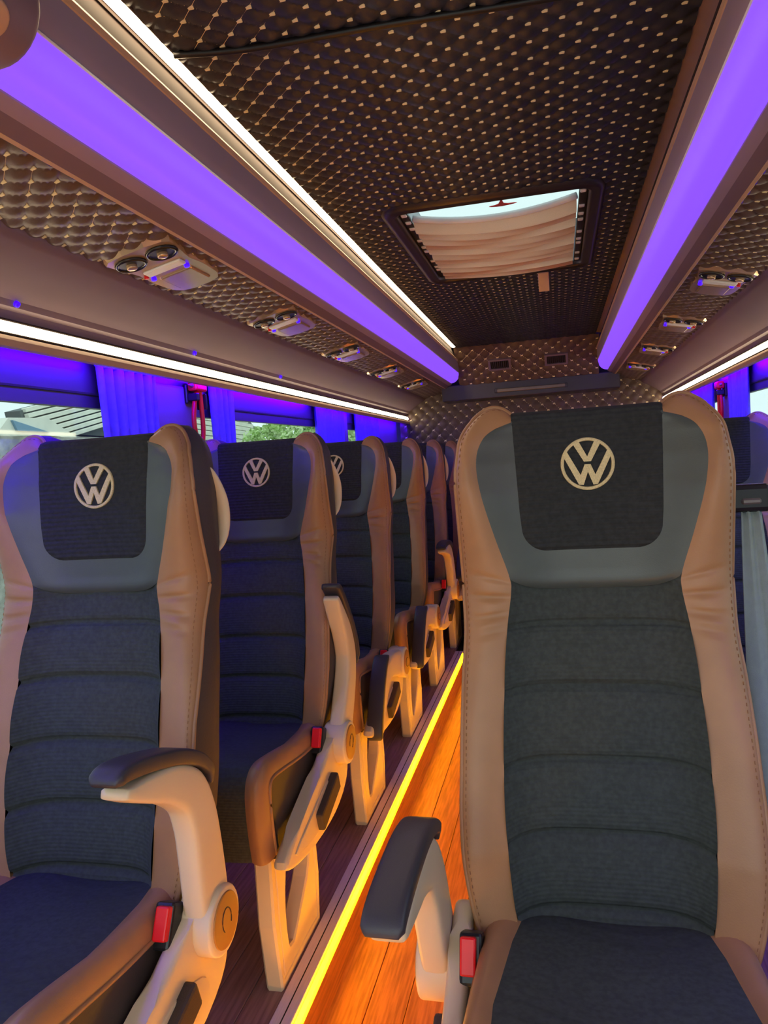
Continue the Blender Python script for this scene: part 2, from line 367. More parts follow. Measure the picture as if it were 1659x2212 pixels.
# rear sloped panel, dark band, rear wall
pv = np.array((0, 4.88-CEND, rz(0.47, 4.88)-rz(0.69, CEND))); pl = np.linalg.norm(pv); pv /= pl
pn = np.cross(np.array((1, 0, 0)), pv); pn = pn if pn[1] < 0 else -pn
slope_panel = empty('trim_1', kind='structure', label='sloped quilted panel above the rear wall')
quilt('quilted_lining', (-0.60, CEND, rz(0.69, CEND)), (1, 0, 0), pv, pn, 0.875, pl, slope_panel, a=0.075, H=0.009, m='quiltbrown')
quilt('quilted_lining', (-1.06, YR, CZ-0.45), (1, 0, 0), (0, 0, 1), (0, -1, 0), 1.80, 0.88, rear, a=0.078, H=0.010, m='quiltbrown')
link('dark_band', box_me('dark_band', (-0.72, 4.87, rz(0.375, 4.9)), (0.40, 5.12, rz(0.475, 4.9)), 0.006, 2), 'frame', rear)
bar = empty('light_bar', (-0.147, 4.868, rz(0.417, 4.9)), label='slim grey bar mounted on the dark band above the rear wall', category='bar')
link('bar_cover', box_me('bar_cover', (-0.228, -0.012, -0.012), (0.228, 0.004, 0.012), 0.005, 2), 'steel', bar)
for x in (-0.228, 0.212): link('end_clip', box_me('end_clip', (x, -0.014, -0.014), (x+0.016, 0.004, 0.014), 0.003, 1), 'frame', bar)
for i, (xv, lab) in enumerate(((-0.327, 'small louvred air vent in the sloped rear panel, nearer the warm ceiling strip'), (0.019, 'small louvred air vent in the sloped rear panel, below the roof hatch strap'))):
    t = 0.50; c = np.array((xv, CEND, rz(0.69, CEND)))+pv*pl*t
    v = empty('air_vent', c, label=lab, category='vent', group='rear panel vents')
    v.rotation_euler = (math.atan2(-pn[2], -pn[1]), 0, 0)
    bm = bmesh.new()
    for lo, hi in (((-0.07, -0.022, -0.042), (0.07, 0.004, -0.030)), ((-0.07, -0.022, 0.030), (0.07, 0.004, 0.042)), ((-0.07, -0.022, -0.030), (-0.056, 0.004, 0.030)), ((0.056, -0.022, -0.030), (0.07, 0.004, 0.030))): add_box(bm, lo, hi, 0.002, 1)
    link('vent_frame', bm_mesh('vent_frame', bm), 'panel', v)
    link('vent_back', box_me('vent_back', (-0.056, -0.010, -0.030), (0.056, -0.006, 0.030)), 'black', v)
    sl = box_me('slat', (-0.0025, -0.017, -0.029), (0.0025, -0.008, 0.029))
    for k in range(9):
        s_ = link('slat', sl, 'frame', v); s_.location.x = -0.048+k*0.012

# ------------------------------------------------------------------ roof side profiles
def roof_side(side, names):
    tr = empty(names[0], kind='structure')
    Y0, Y1 = -0.5, 4.90
    link('cove_wall', run_me('cove_wall', [(-0.614, 0.70), (-0.612, 0.68), (-0.600, 0.65), (-0.594, 0.628)], Y0, Y1, side), 'cocoa', tr)
    link('channel_lip', run_me('channel_lip', [(-0.613, 0.70), (-0.612, 0.682), (-0.609, 0.682), (-0.609, 0.70)], Y0, CEND, side), 'cocoa', tr)
    link('edge_bead', run_me('edge_bead', [(-0.595, 0.630), (-0.588, 0.626), (-0.584, 0.619), (-0.586, 0.611), (-0.590, 0.608)], Y0, Y1, side), 'beigetrim', tr)
    link('cove_band', run_me('cove_band', [(-0.588, 0.610), (-0.587, 0.595), (-0.588, 0.57), (-0.590, 0.553), (-0.593, 0.546), (-0.598, 0.544)], Y0, Y1, side), 'lavender', tr)
    link('beam_upper', run_me('beam_upper', [(-0.652, 0.496), (-0.653, 0.487), (-0.660, 0.481), (-0.671, 0.475)], Y0, Y1, side), 'lavender', tr)
    link('beam_face', run_me('beam_face', [(-0.671, 0.475), (-0.682, 0.466), (-0.692, 0.460)], Y0, Y1, side), 'panel', tr)
    link('beam_edge', run_me('beam_edge', [(-0.692, 0.460), (-0.699, 0.458), (-0.706, 0.465), (-0.708, 0.480)], Y0, Y1, side), 'beigetrim', tr)
    duct = empty(names[1], kind='structure')
    fas = [(-0.868, 0.445), (-0.866, 0.428), (-0.870, 0.419), (-0.882, 0.410), (-0.93, 0.383), (-0.975, 0.354), (-0.984, 0.346)]
    link('fascia', run_me('fascia', fas, Y0, YR, side), 'panel', duct)
    link('fascia_step', run_me('fascia_step', [(-0.984, 0.347), (-0.990, 0.335), (-1.001, 0.330), (-1.003, 0.313)], Y0, YR, side), 'panel', duct)
    link('lip', run_me('lip', [(-1.003, 0.283), (-0.996, 0.281), (-0.990, 0.272), (-0.992, 0.259), (-1.02, 0.262), (-1.02, 0.31)], Y0, YR, side), 'beigetrim', duct)
    link('lip_soffit', run_me('lip_soffit', [(-1.045, 0.30), (-1.10, 0.30)], Y0, YR, side), 'frame', duct)
    # quilted underside
    a = np.array((-0.705, 0, 0.468)); b = np.array((-0.868, 0, 0.432))
    if side == -1: a[0] = XM-a[0]; b[0] = XM-b[0]
    u = b-a; wu = np.linalg.norm(u); u /= wu; n = np.cross(u, ty); n = n if n[2] < 0 else -n
    O = np.array((a[0], Y0, rz(a[2], Y0)))
    quilt('quilted_soffit', O, u, ty, n, wu, YR-Y0, duct, H=0.0085, m='quiltbrown')
    return tr, duct
roof_side(1, ('trim_2', 'trim_3'))
roof_side(-1, ('trim_4', 'trim_5'))
# violet light panels
def violet(side, ya, yb, label, frac=1.0):
    x0 = -0.620 if side == 1 else XM+0.620
    root = empty('violet_light_panel', (x0, 0, 0), label=label, category='light panel', group='violet ceiling light panels')
    rows = []
    ys = list(np.linspace(ya, yb-0.03, 12))+[yb-0.02, yb-0.01, yb-0.004, yb]
    A = np.array((-0.592, 0.548)); B = np.array((-0.655, 0.490)); nrm = np.array((0.45, -0.89))
    for y in ys:
        e = min(1.0, (yb-y)/0.03); e = math.sqrt(max(0, 1-(1-e)**2)); row = []
        for k in range(13):
            t = k/12; p = A+(B-A)*t; bl = 0.020*math.sin(math.pi*t)**0.8*e
            p = p+nrm*bl
            x = p[0] if side == 1 else XM-p[0]
            row.append((x-x0, y, rz(p[1], y)))
        rows.append(row)
    link('diffuser', grid_me('diffuser', rows), 'purple', root)
    for q, (c) in enumerate((A, B)):
        x = c[0] if side == 1 else XM-c[0]
        link('edge_rail', tube_me('edge_rail', [(x-x0, ya, rz(c[1]-0.001, ya)), (x-x0, yb, rz(c[1]-0.001, yb))], 0.0022, 6), 'white', root)
violet(1, 0.78, 4.87, 'long glowing violet light panel beside the warm ceiling strip')
violet(-1, -0.5, 4.87, 'long glowing violet light panel at the right edge of the ceiling')
# warm strips
def strip(x0, z0, x1, z1, ya, yb, mname, label, nrm):
    root = empty('led_light_strip', ((x0+x1)/2, 0, 0), label=label, category='light strip'); rows = []
    A = np.array((x0, z0)); B = np.array((x1, z1)); nrm = np.array(nrm)
    for y in np.linspace(ya, yb, 3):
        rows.append([((A+(B-A)*t+nrm*0.006*math.sin(math.pi*t))[0]-(x0+x1)/2, y, rz((A+(B-A)*t+nrm*0.006*math.sin(math.pi*t))[1], y)) for t in np.linspace(0, 1, 7)])
    link('diffuser', grid_me('diffuser', rows), mname, root)
    for k, P_ in enumerate((A, B)):
        link('channel_edge', tube_me('channel_edge', [(P_[0]-(x0+x1)/2, ya, rz(P_[1], ya)), (P_[0]-(x0+x1)/2, yb, rz(P_[1], yb))], 0.003, 6), 'cocoa', root)
strip(-0.610, 0.690, -0.582, 0.690, -0.4, 4.64, 'led', 'bright warm white LED strip along the ceiling edge', (0, -1))
strip(-1.002, 0.311, -1.0, 0.285, -0.4, YR-0.02, 'ledside', 'warm white LED strip below the fascia above the hammer', (1, -0.2))
strip(XM+1.002, 0.311, XM+1.0, 0.285, -0.4, YR-0.02, 'ledside', 'warm white LED strip above the right-hand windows', (-1, -0.2))
link('cove_cover', run_me('cove_cover', [(-0.612, 0.69), (-0.575, 0.694)], -0.5, 4.66, -1), 'lavender', bpy.data.objects['trim_4'])
# blue window lighting behind the lip
for side, lab in ((1, 'blue LED strip behind the fascia lip over the curtains with the hammer'), (-1, 'blue LED strip behind the fascia lip over the right-hand curtains')):
    x = -1.028 if side == 1 else XM+1.028
    r_ = empty('blue_led_strip', (x, 2.3, rz(0.29, 2.3)), label=lab, category='light strip')
    link('diffuser', box_me('diffuser', (-0.006, -2.7, -0.004), (0.006, 2.75, 0.004), 0.001, 1), 'blue', r_)
# front end cap of the beam
rows = []
for k in range(9):
    t = k/8*math.pi/2; rows.append((0.060*math.sin(t), 0.03*math.cos(t)))
prof_ = [(0.060, -0.7)]+[(r_, y_) for r_, y_ in rows[::-1]]
cap = empty('beam_end_cap', (-0.612, 0.775, rz(0.545, 0.775)), label='rounded mauve end cap where the violet panel begins', category='end cap')
link('cap_shell', grid_me('cap_shell', [[(r_*1.05*math.cos(q*2*math.pi/32), y_, r_*1.1*math.sin(q*2*math.pi/32)) for q in range(33)] for r_, y_ in prof_]), 'panel', cap)
link('cap_disc', cyl_me('cap_disc', (0.036, -0.055, -0.044), (0.62, 0.0, -0.78), 0.026, 0.016, 32, 0.004), 'beigetrim', cap)

# ------------------------------------------------------------------ overhead service units (air nozzles + reading light)
def service_unit(side, yc, label):
    xc = -0.790 if side == 1 else XM+0.790
    ang = math.atan2(0.036, 0.163)*(1 if side == 1 else -1)
    root = empty('overhead_service_unit', (xc, yc, rz(0.4505, yc)-0.001), label=label, category='air vent unit', group='overhead air and light units')
    root.rotation_euler = (-SLOPE, -ang, 0)
    pl_ = smooth_poly([(-0.066, -0.140), (0.066, -0.140), (0.074, -0.09), (0.064, -0.02), (0.068, 0.05), (0.050, 0.150), (-0.050, 0.150), (-0.068, 0.05), (-0.064, -0.02), (-0.074, -0.09)], 3)
    bm = bmesh.new(); f = bm.faces.new([bm.verts.new((x, y, 0)) for x, y in pl_])
    r = bmesh.ops.extrude_face_region(bm, geom=[f])
    for g in r['geom']:
        if isinstance(g, bmesh.types.BMVert): g.co.z = -0.012; g.co.x *= 0.93; g.co.y *= 0.95
    if 'unit_plate' not in bpy.data.meshes: bm_mesh('unit_plate', bm, False)
    else: bm.free()
    link('unit_plate', bpy.data.meshes['unit_plate'], 'champagne', root)
    for x in (-0.035, 0.037):
        if 'nozzle_ring' not in bpy.data.meshes:
            me = tube_me('nozzle_ring', [(0.029*math.cos(t), 0.029*math.sin(t), -0.014) for t in np.linspace(0, 2*math.pi, 25)[:-1]], 0.0045, 8, closed=True)
            cyl_me('nozzle_cup', (0, 0, -0.013), (0, 0, 1), 0.026, 0.006, 24)
            cyl_me('nozzle_core', (0, 0, -0.018), (0, 0, 1), 0.011, 0.012, 20, 0.003)
        nz = link('nozzle_ring', bpy.data.meshes['nozzle_ring'], 'chromedark', root); nz.location = (x, -0.092, 0)
        link('nozzle_cup', bpy.data.meshes['nozzle_cup'], 'black', nz); link('nozzle_core', bpy.data.meshes['nozzle_core'], 'champagne', nz)
    if 'reading_lens' not in bpy.data.meshes:
        box_me('reading_lens', (-0.045, -0.035, -0.018), (0.045, -0.005, -0.011), 0.004, 2)
        box_me('unit_cover', (-0.040, 0.025, -0.016), (0.040, 0.118, -0.010), 0.004, 2)
        cyl_me('unit_glint', (0, 0, -0.015), (0, 0, 1), 0.006, 0.008, 14, 0.002)
        cyl_me('call_button', (0, 0, -0.015), (0, 0, 1), 0.005, 0.006, 14, 0.001)
    link('reading_lens', bpy.data.meshes['reading_lens'], 'white', root)
    link('unit_cover', bpy.data.meshes['unit_cover'], 'champagne', root)
    for x, y in ((-0.046, 0.012), (0.038, 0.008)):
        i_ = link('unit_glint', bpy.data.meshes['unit_glint'], 'bluedot', root); i_.location = (x, y, 0)  # blue reflections on the glossy plate, added as glowing discs
    c_ = link('call_button', bpy.data.meshes['call_button'], 'red', root); c_.location = (-0.052 if side == 1 else 0.052, -0.008, 0)
ordn = ['nearest', 'second nearest', 'third', 'fourth', 'fifth']
for k in range(5):
    service_unit(1, 1.475+0.70*k, 'air nozzle and reading light unit, %s along the window side with the hammer' % ordn[k])
for k in range(4):
    service_unit(-1, 2.29+0.70*k, 'air nozzle and reading light unit, %s on the right-hand soffit' % ordn[k])
# blue LED reflections on the fascia step, made as small glowing discs
for k, y in enumerate((1.24, 1.95, 2.62)):
    o = link('fascia_glint', cyl_me('fascia_glint', (0, 0, 0), (1, 0, -0.6), 0.006, 0.01, 14, 0.002), 'bluedot', None,
             label='tiny painted blue glint above the side LED strip, %s to the front cap' % ('nearest', 'next nearest', 'farthest')[k], category='glint', group='fascia glints')
    o.location = (-0.985, y, rz(0.341, y))

# ------------------------------------------------------------------ roof hatch
hy = (HY0+HY1)/2; hx = (HX0+HX1)/2
hatch = empty('roof_hatch', (hx, hy, rz(0.69, hy)), label='dark framed roof hatch in the quilted ceiling', category='roof hatch')
hatch.rotation_euler = (-SLOPE, 0, 0)
def rrect(w, l, r, n=6):
    out = []
    for cx, cy, a0 in ((w-r, l-r, 0), (-w+r, l-r, 90), (-w+r, -l+r, 180), (w-r, -l+r, 270)):
        for k in range(n+1):
            t = math.radians(a0+90*k/n); out.append((cx+r*math.cos(t), cy+r*math.sin(t)))
    return out
hw, hl = (HX1-HX0)/2, (HY1-HY0)/2
rings = [(rrect(hw+0.045, hl+0.045, 0.06), 0.002), (rrect(hw+0.042, hl+0.042, 0.06), -0.010), (rrect(hw+0.026, hl+0.026, 0.05), -0.016), (rrect(hw+0.020, hl+0.020, 0.045), -0.012), (rrect(hw+0.010, hl+0.010, 0.04), -0.016), (rrect(hw, hl, 0.035), -0.010), (rrect(hw, hl, 0.035), 0.005)]
link('hatch_frame', grid_me('hatch_frame', [[(x, y, z) for x, y in rr]+[(rr[0][0], rr[0][1], z)] for rr, z in rings]), 'hatchframe', hatch)
rr = rrect(hw, hl, 0.035); rr2 = rrect(hw+0.005, hl+0.005, 0.035)
link('hatch_shaft', grid_me('hatch_shaft', [[(x, y, 0.005) for x, y in rr]+[(rr[0][0], rr[0][1], 0.005)], [(x, y, 0.13) for x, y in rr2]+[(rr2[0][0], rr2[0][1], 0.13)]]), 'shaft', hatch)
link('hatch_pane', box_me('hatch_pane', (-hw-0.02, -hl-0.02, 0.125), (hw+0.02, hl+0.02, 0.131)), 'glass', hatch)
# red mark on the pane
bm = bmesh.new(); bm.faces.new([bm.verts.new((x, y, 0.1245)) for x, y in smooth_poly([(-0.035, 0.055), (-0.004, 0.04), (0.012, -0.03), (0.014, 0.04), (0.055, 0.05), (0.005, 0.065)], 3)])
mk = link('pane_mark', bm_mesh('pane_mark', bm), 'red', hatch)
solid(mk, 0.002)
# blind tracks with clips
for sx in (-1, 1):
    tr_ = link('blind_track', box_me('blind_track', (sx*(hw-0.012)-0.012, -hl+0.02, 0.000), (sx*(hw-0.012)+0.012, hl-0.01, 0.012), 0.003, 2), 'black', hatch)
    cm = box_me('blind_clip', (-0.008, -0.009, -0.004), (0.008, 0.009, 0.002), 0.002, 1)
    for k, y in enumerate(np.linspace(-hl+0.05, hl-0.06, 12)):
        if (k*7+sx) % 4 == 0: continue
        c_ = link('blind_clip', cm, 'white', tr_); c_.location = (sx*(hw-0.014), y+0.01*math.sin(k*3), 0.0)
bl = empty('pleated_blind', (hx, hy, rz(0.69, hy)+0.004), label='beige pleated cloth blind sagging across the roof hatch', category='blind'); bl.rotation_euler = (-SLOPE, 0, 0)
rows = [[] for _ in range(41)]
NP = 11; wid = np.array([0.7+0.7*random.random() for _ in range(NP)]); cum = np.r_[0, np.cumsum(wid)/wid.sum()]
sk = [random.uniform(-1, 1) for _ in range(NP+1)]
for j in range(41):
    s_ = j/40*2-1; ya = -hl+0.11+0.055*(1-s_*s_); col_ = []
    for k in range(NP):
        w0 = 0.011*sk[k]*math.sin(2.1*s_+k) if k else 0; w1 = 0.011*sk[k+1]*math.sin(2.1*s_+k+1) if k < NP-1 else 0
        y0_ = ya+(hl-0.055-ya)*cum[k]+w0; y1_ = ya+(hl-0.055-ya)*cum[k+1]+w1; ov = 0.026+0.010*math.sin(3*s_+k*2)
        for q in range(9):
            t = q/8; col_.append((y0_+(y1_+ov-y0_)*t, -0.004-0.024*math.sin(math.pi*min(1, t*1.08))**0.8-0.010*(1-s_*s_)))
        col_.append((y1_+ov+0.002, 0.004-0.010*(1-s_*s_))); col_.append((y1_+ov*0.5, 0.006-0.010*(1-s_*s_)))
    rows[j] = [(s_*(hw-0.030), y, z) for y, z in col_]
link('blind_cloth', grid_me('blind_cloth', rows), 'blind', bl)
link('blind_hem', tube_me('blind_hem', [(s*(hw-0.03), -hl+0.105+0.055*(1-s*s), -0.010*(1-s*s)+0.002) for s in np.linspace(-1, 1, 21)], 0.010, 8), 'white', bl)
strap = link('hatch_strap', box_me('hatch_strap', (-0.020, -0.003, -0.10), (0.020, 0.003, 0.0), 0.002, 1), 'beigetrim', None, label='beige pull strap hanging from the far edge of the roof hatch', category='strap')
strap.location = (-0.02, HY1+0.047, rz(0.676, HY1)); strap.rotation_euler = (math.radians(58), 0, 0)

# ------------------------------------------------------------------ curtains
def curtain(x, y0, y1, label, folds, seed, zb=-0.45):
    rnd = random.Random(seed); n = 12*folds; rows = []
    ph = [rnd.uniform(0, 1) for _ in range(8)]
    L = y1-y0; zt = 0.285
    for i in range(19):
        t = i/18; row = []
        for j in range(n+1):
            s = j/n; pin = 1-0.06*math.sin(math.pi*min(1, t*1.1))
            yy = (s-0.5)*L*pin
            xx = 0.015*math.sin(2*math.pi*folds*s+ph[0]*6+0.6*math.sin(3*t+ph[1]*6))*(0.55+0.45*t)+0.003*math.sin(2*math.pi*folds*2.3*s+ph[2]*6)
            row.append((xx, yy, (zt+(zb-zt)*t)))
        rows.append(row)
    root = empty('window_curtain', (x, (y0+y1)/2, CZ), label=label, category='curtain', group='window curtains')
    o = link('curtain_cloth', grid_me('curtain_cloth', rows), 'curtain', root); solid(o, 0.002)
    link('gather_tape', box_me('gather_tape', (-0.006, -L/2, zt-0.018), (0.006, L/2, zt), 0.003, 1), 'curtain', root)
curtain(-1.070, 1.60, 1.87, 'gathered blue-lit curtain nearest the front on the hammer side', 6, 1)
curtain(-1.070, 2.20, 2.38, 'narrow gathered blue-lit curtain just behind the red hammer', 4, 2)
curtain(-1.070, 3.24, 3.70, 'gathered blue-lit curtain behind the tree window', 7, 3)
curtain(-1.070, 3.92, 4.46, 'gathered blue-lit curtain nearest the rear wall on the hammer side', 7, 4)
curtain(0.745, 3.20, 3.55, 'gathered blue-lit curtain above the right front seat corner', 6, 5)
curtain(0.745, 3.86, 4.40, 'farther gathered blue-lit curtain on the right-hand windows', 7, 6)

# ------------------------------------------------------------------ emergency hammers
def hammer(x, y, z, label, s=1):
    h = empty('emergency_hammer', (x, y, z), label=label, category='hammer', group='emergency hammers')
    loop = smooth_poly([(0, 0.016, 0.06), (0, 0.020, 0.02), (0, 0.022, -0.05), (0, 0.012, -0.095), (0, -0.008, -0.105), (0, -0.028, -0.08), (0, -0.034, -0.03), (0, -0.018, 0.025), (0, 0.0, 0.05)], 4)
    link('handle_loop', tube_me('handle_loop', loop, 0.0075, 8, closed=True, up=(1, 0, 0)), 'red', h)
    link('hammer_head', box_me('hammer_head', (-0.016, -0.030, 0.052), (0.016, 0.040, 0.084), 0.006, 2), 'red', h)
    link('point', cyl_me('point', (0, -0.042, 0.068), (0, -1, 0), 0.007, 0.026, 14, 0, 0.001), 'steel', h)
    br = link('bracket', box_me('bracket', (-0.022*s-0.006, -0.034, 0.015), (-0.022*s+0.006, 0.030, 0.075), 0.004, 2), 'black', h)
    link('bracket_clip', box_me('bracket_clip', (-0.018, -0.030, 0.022), (0.016, -0.014, 0.045), 0.003, 1), 'black', br)
    link('bracket_clip', box_me('bracket_clip', (-0.018, 0.026, -0.002), (0.016, 0.032, 0.045), 0.002, 1), 'black', br)
hammer(-1.058, 2.09, CZ+0.19, 'red emergency hammer in its black bracket on the pillar above the nearest headrests')
hammer(0.733, 3.68, CZ+0.165, 'small red hammer on the right-hand pillar above the front seat', -1)

# ------------------------------------------------------------------ passenger seats
zk = [.28, .34, .40, .55, .70, .90, 1.00, 1.08, 1.16, 1.2]
yk = [-.142, -.128, -.115, -.080, -.044, .0, .005, .012, .030, .04]
def lean(z): return float(np.interp(z, zk, yk))
CONT = [(.165, .33), (.190, .385), (.207, .46), (.213, .54), (.211, .63), (.208, .74), (.204, .81), (.207, .88), (.207, .96), (.207, 1.05), (.203, 1.09), (.196, 1.125), (.180, 1.150), (.162, 1.166), (.146, 1.171), (.130, 1.167), (.116, 1.156)]
INN = [(.124, .33), (.136, .39), (.143, .46), (.148, .54), (.148, .63), (.143, .74), (.136, .82), (.128, .875), (.130, .90), (.148, .96), (.164, 1.02), (.172, 1.065), (.171, 1.098), (.160, 1.122), (.145, 1.134), (.130, 1.140), (.116, 1.144)]
NT = 12
Cc = smooth_poly(CONT, NT, False); Ic = smooth_poly(INN, NT, False)
def resample(P, n):
    P = np.array(P); d_ = np.r_[0, np.cumsum(np.linalg.norm(np.diff(P, axis=0), axis=1))]
    t = np.linspace(0, d_[-1], n); return np.stack([np.interp(t, d_, P[:, k]) for k in range(P.shape[1])], 1)
DEP = -0.008
def wing(z): return float(np.interp(z, [.33, .50, .66, .85, .92, 1.03, 1.12, 1.16], [.030, .050, .045, .030, .036, .050, .040, .018]))
def edge_y(z): return lean(z)+float(np.interp(z, [.33, .50, .66, .80, .88, .97, 1.05, 1.12, 1.16, 1.18], [-.050, -.060, -.045, -.008, .010, -.016, -.036, -.034, -.006, .0]))
CREASE = [.818, .722, .613, .507, .402]
def zbot(x): return .873+.022*(abs(x)/.128)**5
def binner(z):
    zs = [p[1] for p in Ic]; xs = [p[0] for p in Ic]; return float(np.interp(z, zs, xs))
def y_fabric(x, z):
    b = binner(z); y = lean(z)-wing(z)*(abs(x)/b)**5
    for c in CREASE: y += .0085*math.exp(-((z-c-.002*math.cos(x*14))/.0055)**2)
    for c0, c1 in zip(CREASE[:-1], CREASE[1:]):
        m_ = (c0+c1)/2; y -= .0055*max(0, 1-((z-m_)/((c0-c1)/2))**2)
    return y
def y_head(x, z):
    b = max(.118, binner(z)); d_ = z-zbot(min(abs(x), .128))
    e = max(0.0, min(1.0, d_/.022)); e = math.sqrt(1-(1-e)**2)
    y = lean(z)-wing(z)*min(1, abs(x)/b)**3-.012*e*(1-min(1, abs(x)/b)**8)
    return y
def build_seat_meshes():
    D = {}
    # bolsters
    for s in (1, -1):
        rows = []
        for i, (c, q) in enumerate(zip(Cc, Ic)):
            row = []; wdt = math.hypot(c[0]-q[0], c[1]-q[1]); p_ = .013*min(1, wdt/.07)
            for k in range(11):
                th = k/10*math.pi/2; t = math.sin(th)
                x = q[0]+(c[0]-q[0])*t; z = q[1]+(c[1]-q[1])*t
                y = lean(z)-wing(z)-p_*math.sin(2*th)**1.1+(edge_y(z)-lean(z)+wing(z))*(1-math.cos(th))
                for zc, am, tl in ((.868, .010, .06), (.836, .008, -.16), (.812, .005, -.22), (.90, .004, .2)):
                    sl = zc+tl*(x-.17)
                    y += am*math.exp(-((z-sl)/.0042)**2)*max(0, math.sin(min(1, t*1.12)*math.pi))
                row.append((s*x, y, z))
            rows.append(row)
        D['bolster', s] = grid_me('bolster', rows)
        D['piping', s] = tube_me('piping', [(s*c[0]*1.003, edge_y(c[1])+.002, c[1]+.001*(c[1] > 1.15)) for c in Cc], .0042, 6)
        # stitches
        Pm = []
        for c, q in zip(Cc, Ic):
            th = .72*math.pi/2; t = math.sin(th); x = q[0]+(c[0]-q[0])*t; z = q[1]+(c[1]-q[1])*t; wdt = math.hypot(c[0]-q[0], c[1]-q[1]); p_ = .013*min(1, wdt/.07)
            Pm.append((s*x, lean(z)-wing(z)-p_*math.sin(2*th)**1.1+(edge_y(z)-lean(z)+wing(z))*(1-math.cos(th))-.0006, z))
        Pm = resample(Pm, 190); bm = bmesh.new()
        for i in range(4, 186, 2):
            a_, b_ = Vector(Pm[i]), Vector(Pm[i+1]); dr = (b_-a_).normalized(); sd = dr.cross(Vector((0, 1, 0))).normalized()*.0007; up = Vector((0, -.0010, 0))
            vs = [bm.verts.new(v) for v in (a_-sd, a_+sd, b_+sd, b_-sd, a_*.8+b_*.2+up, b_*.8+a_*.2+up)]
            bm.faces.new((vs[0], vs[1], vs[4])); bm.faces.new((vs[1], vs[2], vs[5], vs[4])); bm.faces.new((vs[2], vs[3], vs[5])); bm.faces.new((vs[3], vs[0], vs[4], vs[5]))
        D['stitching', s] = bm_mesh('stitching', bm)
    # centre fabric
    rows = []
    for z in np.linspace(.33, .90, 140):
        b = binner(z); rows.append([(b*t, y_fabric(b*t, z), z) for t in np.linspace(-1, 1, 17)])
    D['backrest'] = grid_me('backrest', rows)
    # grey headrest
    rows = []
    for k in range(41):
        t = k/40; row = []
        for s in np.linspace(-1, 1, 33):
            zz0 = None; xg = s*.128; zb = zbot(xg); z = zb+(1.146-zb)*t
            # corner rows start at the grey lower edge
            b = binner(z) if z > .90 else .128+(binner(.90)-.128)*max(0, (z-.873)/.027)
            x = s*b; row.append((x, y_head(x, z), z))
        rows.append(row)
    for dz, dy in ((.006, .008), (.009, .024), (.008, .045), (.002, .062)):
        rows.append([(x, y+dy, 1.146+dz) for x, y, z in rows[40]])
    D['headrest'] = grid_me('headrest', rows)
    # fabric panel on the headrest
    rows = []; off = .0045
    def pw(z): return (.108-.040+math.sqrt(max(0, .040**2-(.976-z)**2))) if z < .976 else float(np.interp(z, [.976, 1.0, 1.15], [.108, .110, .1165]))
    zs = list(.936+.040*(1-np.cos(np.linspace(0, math.pi/2, 10))))+list(np.linspace(.976, 1.148, 24))[1:]
    for z in zs:
        w_ = pw(z); row = []
        for s in np.linspace(-1, 1, 25):
            x = s*w_; e = min(1, (1-abs(s))*w_/.006, max(0, (z-.936)/.006)); row.append((x, y_head(x, z)-off*math.sqrt(e)+.0006, z))
        rows.append(row)
    last = rows[-1]
    for dz, dy in ((.008, .006), (.0125, .022), (.012, .044), (.004, .064)):
        rows.append([(x, y+dy, 1.148+dz) for x, y, z in last])
    D['headrest_panel'] = grid_me('headrest_panel', rows)
    # emblem: ring + two letter shapes, embroidered
    r0 = .0415; cz = 1.071; bm = bmesh.new()
    def surf(u, v, h): x = u*r0; z = cz+v*r0; return (x, y_head(x, z)-off-h, z)
    def poly(pts, h):
        pts2 = []
        for a_, b_ in zip(pts, pts[1:]+pts[:1]):
            for k in range(4): pts2.append((a_[0]+(b_[0]-a_[0])*k/4, a_[1]+(b_[1]-a_[1])*k/4))
        top = [bm.verts.new(surf(u, v, h)) for u, v in pts2]; bot = [bm.verts.new(surf(u, v, -.0005)) for u, v in pts2]
        bm.faces.new(top)
        for i in range(len(top)): bm.faces.new((top[i], bot[i], bot[(i+1) % len(top)], top[(i+1) % len(top)]))
    ringr = [(1.0, -.0005), (.985, .0022), (.94, .0030), (.885, .0022), (.87, -.0005)]
    R_ = [[bm.verts.new(surf(rr*math.cos(t), rr*math.sin(t), h)) for rr, h in ringr] for t in np.linspace(0, 2*math.pi, 65)[:-1]]
    for i in range(64):
        for k in range(4): bm.faces.new((R_[i][k], R_[i][k+1], R_[(i+1) % 64][k+1], R_[(i+1) % 64][k]))
    poly([(-.51, .77), (-.29, .86), (0, .27), (.29, .86), (.51, .77), (.13, .085), (-.13, .085)], .0028)
    poly([(-.90, .34), (-.76, .52), (-.27, -.42), (-.11, -.02), (.11, -.02), (.27, -.42), (.76, .52), (.90, .34), (.35, -.78), (.18, -.80), (0, -.30), (-.18, -.80), (-.35, -.78)], .0028)
    bmesh.ops.triangulate(bm, faces=[f for f in bm.faces if len(f.verts) > 4])
    D['emblem'] = bm_mesh('emblem', bm)
    # back shell
    half = resample(Cc, 60); top = [(x, 1.153+.003*math.sin(0)) for x in np.linspace(.116, -.116, 9)[1:-1]]
    full = [tuple(p) for p in half]+top+[(-p[0], p[1]) for p in half[::-1]]
    def ins(i, dd):
        x, z = full[i]; x2 = x*(1-dd/.22); z2 = z-(dd*max(0, (z-.9)/.26)); return x2, z2
    rows = []
    for dd, q_ in ((.0, 0), (-.003, .12), (-.003, .5), (.006, .85), (.022, .96), (.042, 1.0)):
        rows.append([(ins(i, dd)[0], edge_y(full[i][1])*(1-q_)+(lean(full[i][1])+.086)*q_, ins(i, dd)[1]) for i in range(len(full))])
    v = [p for r in rows for p in r]; f = grid_faces(len(rows), len(full)); base = len(v)-len(full); n = len(full)
    for i in range(n//2):
        if i+1 < n-2-i: f.append((base+i, base+i+1, base+n-2-i, base+n-1-i))
